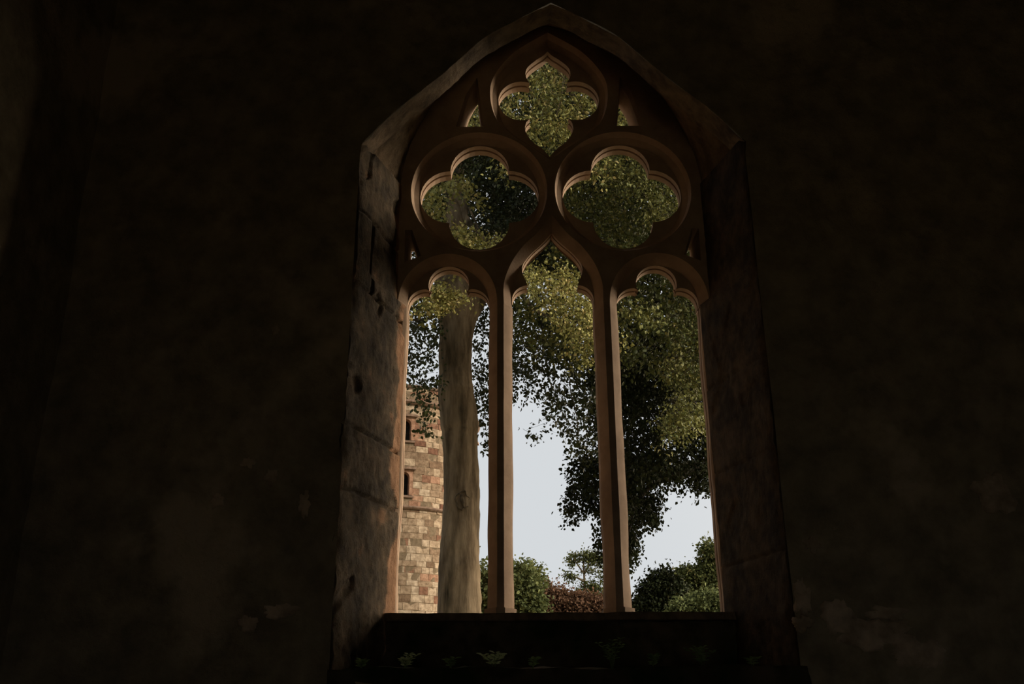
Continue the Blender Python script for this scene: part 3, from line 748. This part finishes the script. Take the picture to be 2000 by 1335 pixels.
while zb < ZTOP - .12:
    hgt = .20 + .11 * rng.rand()
    if zb < ZSTR < zb + hgt + .12: hgt = ZSTR - zb
    if hgt < .08: zb = ZSTR + .001; continue
    a = -math.pi + rng.rand() * .1
    upper = zb > ZSTR - .01
    while a < math.pi:
        wdt = (.26 + .38 * rng.rand()) / RT
        a1 = min(a + wdt, math.pi + .05)
        hit = [w for w in wins if not (a1 < w[0] - w[3] * 1.65 or a > w[0] + w[3] * 1.65 or zb + hgt < w[1] - .1 or zb > w[2] + .08)]
        if hit:
            w = hit[0]
            if a < w[0] - w[3] * 1.65 - .02: a1 = w[0] - w[3] * 1.65
            else: a = w[0] + w[3] * 1.65 + .0005; continue
        m_ = .010; dep = .004 + .016 * rng.rand(); o = len(V)
        aa = [a + m_ * .3 / RT, a1 - m_ * .3 / RT]; z_ = [zb + m_ * .3, zb + hgt - m_ * .3]
        for (q, z) in ((0, 0), (1, 0), (1, 1), (0, 1)): V.append(cyl(aa[q], RT, z_[z]))
        for (q, z) in ((0, 0), (1, 0), (1, 1), (0, 1)):
            V.append(cyl(aa[q] + (m_ if q == 0 else -m_) / RT, RT + dep + .006 * rng.randn(), z_[z] + (m_ if z == 0 else -m_) + .007 * rng.randn()))
        Fc += [(o + 4, o + 5, o + 6, o + 7), (o, o + 1, o + 5, o + 4), (o + 1, o + 2, o + 6, o + 5), (o + 2, o + 3, o + 7, o + 6), (o + 3, o, o + 4, o + 7)]
        t = rng.rand() ** 1.0 * .55 + .25 if rng.rand() > (.36 if upper else .14) else rng.rand() * .3
        mi = 1 if rng.rand() < (.30 if upper else .10) else 0
        T += [t] * 5; MI += [mi] * 5
        a = a1
    zb += hgt
M['mason_red'] = mat('tower_red_stone', (.15, .07, .042), (.34, .19, .12), attr='tint', c3=(.42, .26, .17), mottle=7, bump=1.0, bscale=14, bdist=.03)
mas = link('masonry', V, Fc, M['mason'], tint=T, mats=[M['mason'], M['mason_red']], midx=MI); adopt(mas, tower)
# core (mortar) with window openings
angs = sorted(set([-math.pi + i * math.pi / 60 for i in range(121)] + [w[0] + s * w[3] for w in wins for s in (-1, 1)]))
zsv = sorted(set([ZF - .3, ZTOP] + [z for w in wins for z in (w[1], w[2])]))
V = [cyl(a, RT, z) for z in zsv for a in angs]; n = len(angs); Fc = []
for i in range(len(zsv) - 1):
    for k in range(n - 1):
        am = (angs[k] + angs[k + 1]) / 2; zm = (zsv[i] + zsv[i + 1]) / 2
        if any(abs(am - w[0]) < w[3] and w[1] < zm < w[2] for w in wins): continue
        Fc.append((i * n + k, i * n + k + 1, (i + 1) * n + k + 1, (i + 1) * n + k))
o = len(V); V += [cyl(a, RT - .4, ZTOP) for a in angs]; V += [cyl(a, RT - .4, ZTOP - 1) for a in angs]
top0 = (len(zsv) - 1) * n
for k in range(n - 1): Fc.append((top0 + k, top0 + k + 1, o + k + 1, o + k)); Fc.append((o + k, o + k + 1, o + n + k + 1, o + n + k))
Fc.append(tuple(o + n + k for k in range(n - 1)))
adopt(link('wall_core', V, Fc, M['mortar']), tower)
def ring_band(name, z0, z1, proj, m, parent, slope=.0):
    K = 120; V = []; Fc = []; pr = [(RT - .02, z0), (RT + proj * .55, z0), (RT + proj, z0 + (z1 - z0) * .35), (RT + proj, z1 - slope), (RT - .02, z1)]
    for k in range(K):
        a = 2 * math.pi * k / K
        for r, z in pr: V.append(cyl(a, r, z))
    c = len(pr)
    for k in range(K):
        for j in range(c - 1): Fc.append((k * c + j, ((k + 1) % K) * c + j, ((k + 1) % K) * c + j + 1, k * c + j + 1))
    return adopt(link(name, V, Fc, m, smooth=False), parent)
ring_band('string_course', ZSTR - .06, ZSTR + .09, .12, M['coping'], tower, .05)
ring_band('cornice', ZCOR - .05, ZCOR + .15, .18, M['coping'], tower, .04)
ring_band('coping', ZTOP - .10, ZTOP + .04, .08, M['coping'], tower, .03)
for a0, z0, z1, hw in wins:
    fr = thing('lancet_window', '', '', (0, 0, 0)); C.objects.unlink(fr); bpy.data.objects.remove(fr)
    mb = MB(); w_in = hw; w_out = hw * 1.65; zsp = z1 - hw * RT * 1.0
    # stone surround with an arched head
    arcp = [(-w_in, z0)] + [(-w_in * math.cos(t), zsp + hw * RT * .98 * math.sin(t)) for t in np.linspace(0, math.pi, 13)] + [(w_in, z0)]
    outp = [(-w_out, z0)] + [(-w_out + 2 * w_out * k / 12, z1 + .08) for k in range(13)] + [(w_out, z0)]
    cv = lambda p, r: cyl(a0 + p[0], r, p[1])
    mb.strip([cv(p, RT + .035) for p in outp], [cv(p, RT + .035) for p in arcp]); mb.strip([cv(p, RT + .035) for p in arcp], [cv(p, RT - .28) for p in arcp]); mb.strip([cv(p, RT + .035) for p in outp], [cv(p, RT - .02) for p in outp])
    so = link('lancet_surround', mb.v, mb.f, M['mason_red'], tint=[.62] * len(mb.f)); adopt(so, tower)
    m2 = MB(); m2.strip([cv((-w_in, z0), RT - .26), cv((w_in, z0), RT - .26)], [cv((-w_in, z1), RT - .26), cv((w_in, z1), RT - .26)])
    pn = link('pane', m2.v, m2.f, M['dark']); pn.data.transform(Matrix.Translation(-Vector(tower.location))); pn.parent = so
    # hood mould over it and sill under it
    for (za, zb_, ww, pj, nm_) in ((z1 + .09, z1 + .20, w_out * 1.28, .15, 'hood_mould'), (z0 - .1, z0, w_out * 1.1, .08, 'lancet_sill')):
        m3 = MB(); k = 6; A = [cv((-ww + 2 * ww * i / k, za), RT - .01) for i in range(k + 1)]; B = [cv((-ww + 2 * ww * i / k, za), RT + pj) for i in range(k + 1)]
        D = [cv((-ww + 2 * ww * i / k, zb_ - .03), RT + pj) for i in range(k + 1)]; E_ = [cv((-ww + 2 * ww * i / k, zb_), RT - .01) for i in range(k + 1)]
        m3.strip(A, B); m3.strip(B, D); m3.strip(D, E_); m3.v += [A[0], B[0], D[0], E_[0], A[-1], B[-1], D[-1], E_[-1]]; q = len(m3.v) - 8
        m3.f += [(q, q + 1, q + 2, q + 3), (q + 4, q + 5, q + 6, q + 7)]
        h = link(nm_, m3.v, m3.f, M['coping']); h.data.transform(Matrix.Translation(-Vector(tower.location))); h.parent = so

# ------------------------------------------------------------------ far trees seen over the sill
def blob_tree(name, label, px, Y, blobs, m, leaf, seed, trunk_r=.35, trunk_top=None, branches=()):
    """blobs: (px, py, rx_px, ry_px, n) crown masses of a tree standing at depth Y"""
    rng = np.random.RandomState(seed); bx = P(px, 1190, Y)[0]
    t = thing(name, label, 'tree', (bx, Y, ZF - .15)); pts_ = []
    for (cx, cy, rx, ry, n) in blobs:
        c = P(cx, cy, Y); s = abs(P(cx + 1, cy, Y)[0] - c[0]); 
        d = rng.randn(n, 3); d /= np.linalg.norm(d, axis=1, keepdims=True); r = (.55 + .5 * rng.rand(n, 1)); 
        lump = np.array([1 + .28 * noise.noise(Vector(q) * 2.2 + Vector((seed, cx, cy))) for q in d])[:, None]
        pts_.append(c + d * r * lump * np.array([rx * s, min(rx, ry * 1.3) * s, ry * s]))
    p = np.vstack(pts_); p = p[p[:, 2] > ZF + .2]
    ztop = trunk_top if trunk_top else p[:, 2].max() - 1.5
    bx_t = P(px, 1190, Y)[0]
    v, f = tube([(bx_t, Y, ZF - .4), (bx_t + .1, Y, ZF + (ztop - ZF) * .5), (bx_t + .05, Y, ztop)], [trunk_r, trunk_r * .7, trunk_r * .2], 10, .05, seed)
    adopt(link('trunk', v, f, M['bark'], smooth=True), t)
    for br in branches: limb(t, br[0], [Y] * len(br[0]), br[1], 'bark')
    foliage_mesh('foliage', [dict(pts=p, per=12, leaf=leaf, L=leaf * 4, spread=leaf * 1.1, stem=.006, mat=m, droop=.1, tint=(0, 1), tan=.06)], t, m, seed)
    return t
blob_tree('ash_tree', 'bright green leafy tree beyond the sill, just right of the left mullion', 1000, 46,
          [(1000, 1150, 40, 42, 420), (1030, 1180, 26, 35, 260), (975, 1180, 40, 60, 300), (1000, 1250, 60, 70, 400), (950, 1170, 25, 65, 240)], M['leaf_far'], .17, 1)
blob_tree('lime_tree', 'olive green tree top between the bright green tree and the copper one', 1040, 54,
          [(1030, 1148, 26, 38, 330), (1045, 1190, 20, 60, 240), (1015, 1240, 45, 60, 300)], M['leaf_olive'], .17, 2)
blob_tree('copper_maple', 'low rust-red leaved tree beyond the middle of the sill', 1110, 50,
          [(1080, 1180, 34, 30, 380), (1120, 1182, 40, 26, 420), (1160, 1186, 34, 20, 300), (1110, 1240, 80, 50, 500)], M['leaf_copper'], .13, 3)
blob_tree('scots_pine', 'open flat-topped tree with bare stem behind the copper tree', 1141, 60,
          [(1138, 1086, 24, 6, 60), (1160, 1090, 20, 8, 60), (1117, 1098, 5, 8, 12), (1112, 1125, 11, 6, 22), (1152, 1112, 16, 5, 14), (1150, 1150, 22, 14, 90), (1172, 1168, 18, 20, 90), (1176, 1120, 10, 18, 20), (1135, 1168, 12, 10, 30)],
          M['leaf_olive'], .12, 4, .22, P(1141, 1095, 60)[2], [([(1141, 1135), (1128, 1128), (1114, 1124)], [.07, .05, .03]), ([(1141, 1120), (1150, 1105), (1160, 1095)], [.07, .05, .03]), ([(1141, 1120), (1130, 1105), (1122, 1092)], [.06, .04, .03])])
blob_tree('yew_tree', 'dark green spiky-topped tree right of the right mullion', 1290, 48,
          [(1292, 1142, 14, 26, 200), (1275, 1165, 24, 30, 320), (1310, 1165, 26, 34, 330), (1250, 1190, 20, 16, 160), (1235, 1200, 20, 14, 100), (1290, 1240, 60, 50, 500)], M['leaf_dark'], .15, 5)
blob_tree('poplar_tree', 'tall pale green tree rising against the right edge of the window', 1395, 52,
          [(1388, 1082, 14, 22, 130), (1400, 1115, 22, 30, 240), (1360, 1132, 24, 20, 230), (1340, 1125, 12, 12, 90), (1385, 1150, 34, 30, 360), (1330, 1160, 24, 30, 240), (1420, 1170, 40, 60, 380), (1360, 1250, 80, 60, 500)], M['leaf_olive'], .16, 6)
blob_tree('hazel_bush', 'fresh green bush low in the right-hand light', 1375, 42,
          [(1350, 1190, 26, 16, 260), (1385, 1180, 28, 22, 300), (1410, 1190, 24, 26, 240), (1330, 1205, 24, 12, 160), (1375, 1245, 60, 40, 500)], M['leaf_far'], .13, 7, .2)

blob_tree('sky_blocker_tree', 'dense dark tree added out of view, blocking sky light left of the window', -230, 11.6,  # unseen tree added to block sky light from the left
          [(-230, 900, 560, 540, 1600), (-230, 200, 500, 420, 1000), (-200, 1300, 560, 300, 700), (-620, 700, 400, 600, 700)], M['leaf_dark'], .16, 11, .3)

# ------------------------------------------------------------------ weeds rooted on the inner ledge
def weed(name, label, px, py, hgt, n, seed, m='weed', group=None, hang=False, cat='plant', leafw=.017):
    rng = np.random.RandomState(seed); y = YI - .01 + .05 * rng.rand(); b0 = P(px, py, y); zb = .40
    t = thing(name, label, cat, (b0[0], y, zb), group); 
    for k in range(n):
        an = rng.rand() * 2 * math.pi; out_d = np.array([math.cos(an), -abs(math.sin(an)) * .5, 0]) * (.25 + .5 * rng.rand())
        h = hgt * (.6 + .5 * rng.rand()); zs = -1 if hang else 1
        p = [np.array([b0[0], y, zb - .02 if not hang else zb + .01]), np.array([b0[0], y, zb]) + out_d * h * .35 + np.array([0, 0, zs * h * .5]), np.array([b0[0], y, zb]) + out_d * h + np.array([0, 0, zs * h * .85])]
        v, f = tube(p, [.0022, .0016, .001], 5, 0, 0, 4); st = adopt(link('stem', v, f, M['weed'], smooth=True), t)
        V = []; Fc = []
        q = catmull(p, 8)
        for j in range(6, len(q), 3):
            for sd in (-1, 1):
                c = q[j]; ax = _n(np.array([sd * (.7 + .3 * rng.rand()), -.35 + .5 * rng.rand(), .25 + .3 * rng.rand()])); l = leafw * 2.2 * (.6 + .6 * rng.rand()); w = np.cross(ax, _n(np.array([0.1, -.5, .8]))) * leafw * .55
                o = len(V); u_ = np.array([0, 0, -.2 * l]); V += [c, c + ax * l * .4 + w, c + ax * l * .8 + w * .6 + u_ * .5, c + ax * l + u_, c + ax * l * .8 - w * .6 + u_ * .5, c + ax * l * .4 - w]
                Fc += [(o, o + 1, o + 2, o + 3), (o, o + 3, o + 4, o + 5)]
        lf = link('leaves', V, Fc, M[m]); lf.data.transform(Matrix.Translation(-Vector(t.location))); lf.parent = st
    return t
G = 'weeds growing along the inner ledge'
weed('weed', 'pale-leaved weed at the left end of the ledge, brightest of its row', 792, 1290, .10, 5, 1, 'weed_pale', G)
weed('weed', 'low dark weed beside the foot of the left jamb', 705, 1300, .07, 4, 2, 'weed', G)
weed('weed', 'small green weed midway between the pale weed and the left mullion', 880, 1300, .07, 4, 3, 'weed', G)
weed('weed', 'broad-leaved weed on the ledge just right of the left mullion', 965, 1290, .10, 5, 4, 'weed_pale', G, leafw=.02)
weed('weed', 'little weed on the ledge below the middle light', 1040, 1300, .07, 3, 5, 'weed', G)
weed('weed', 'tallest weed, arching up below the right mullion', 1195, 1270, .22, 6, 6, 'weed', G, leafw=.016)
weed('weed', 'loose trailing weed on the ledge left of the bushy tuft', 1275, 1300, .09, 4, 7, 'weed', G)
weed('weed', 'bushy green tuft below the right-hand light', 1370, 1290, .13, 7, 8, 'weed', G)
weed('weed', 'low weed at the right end of the ledge', 1470, 1300, .08, 4, 9, 'weed', G)
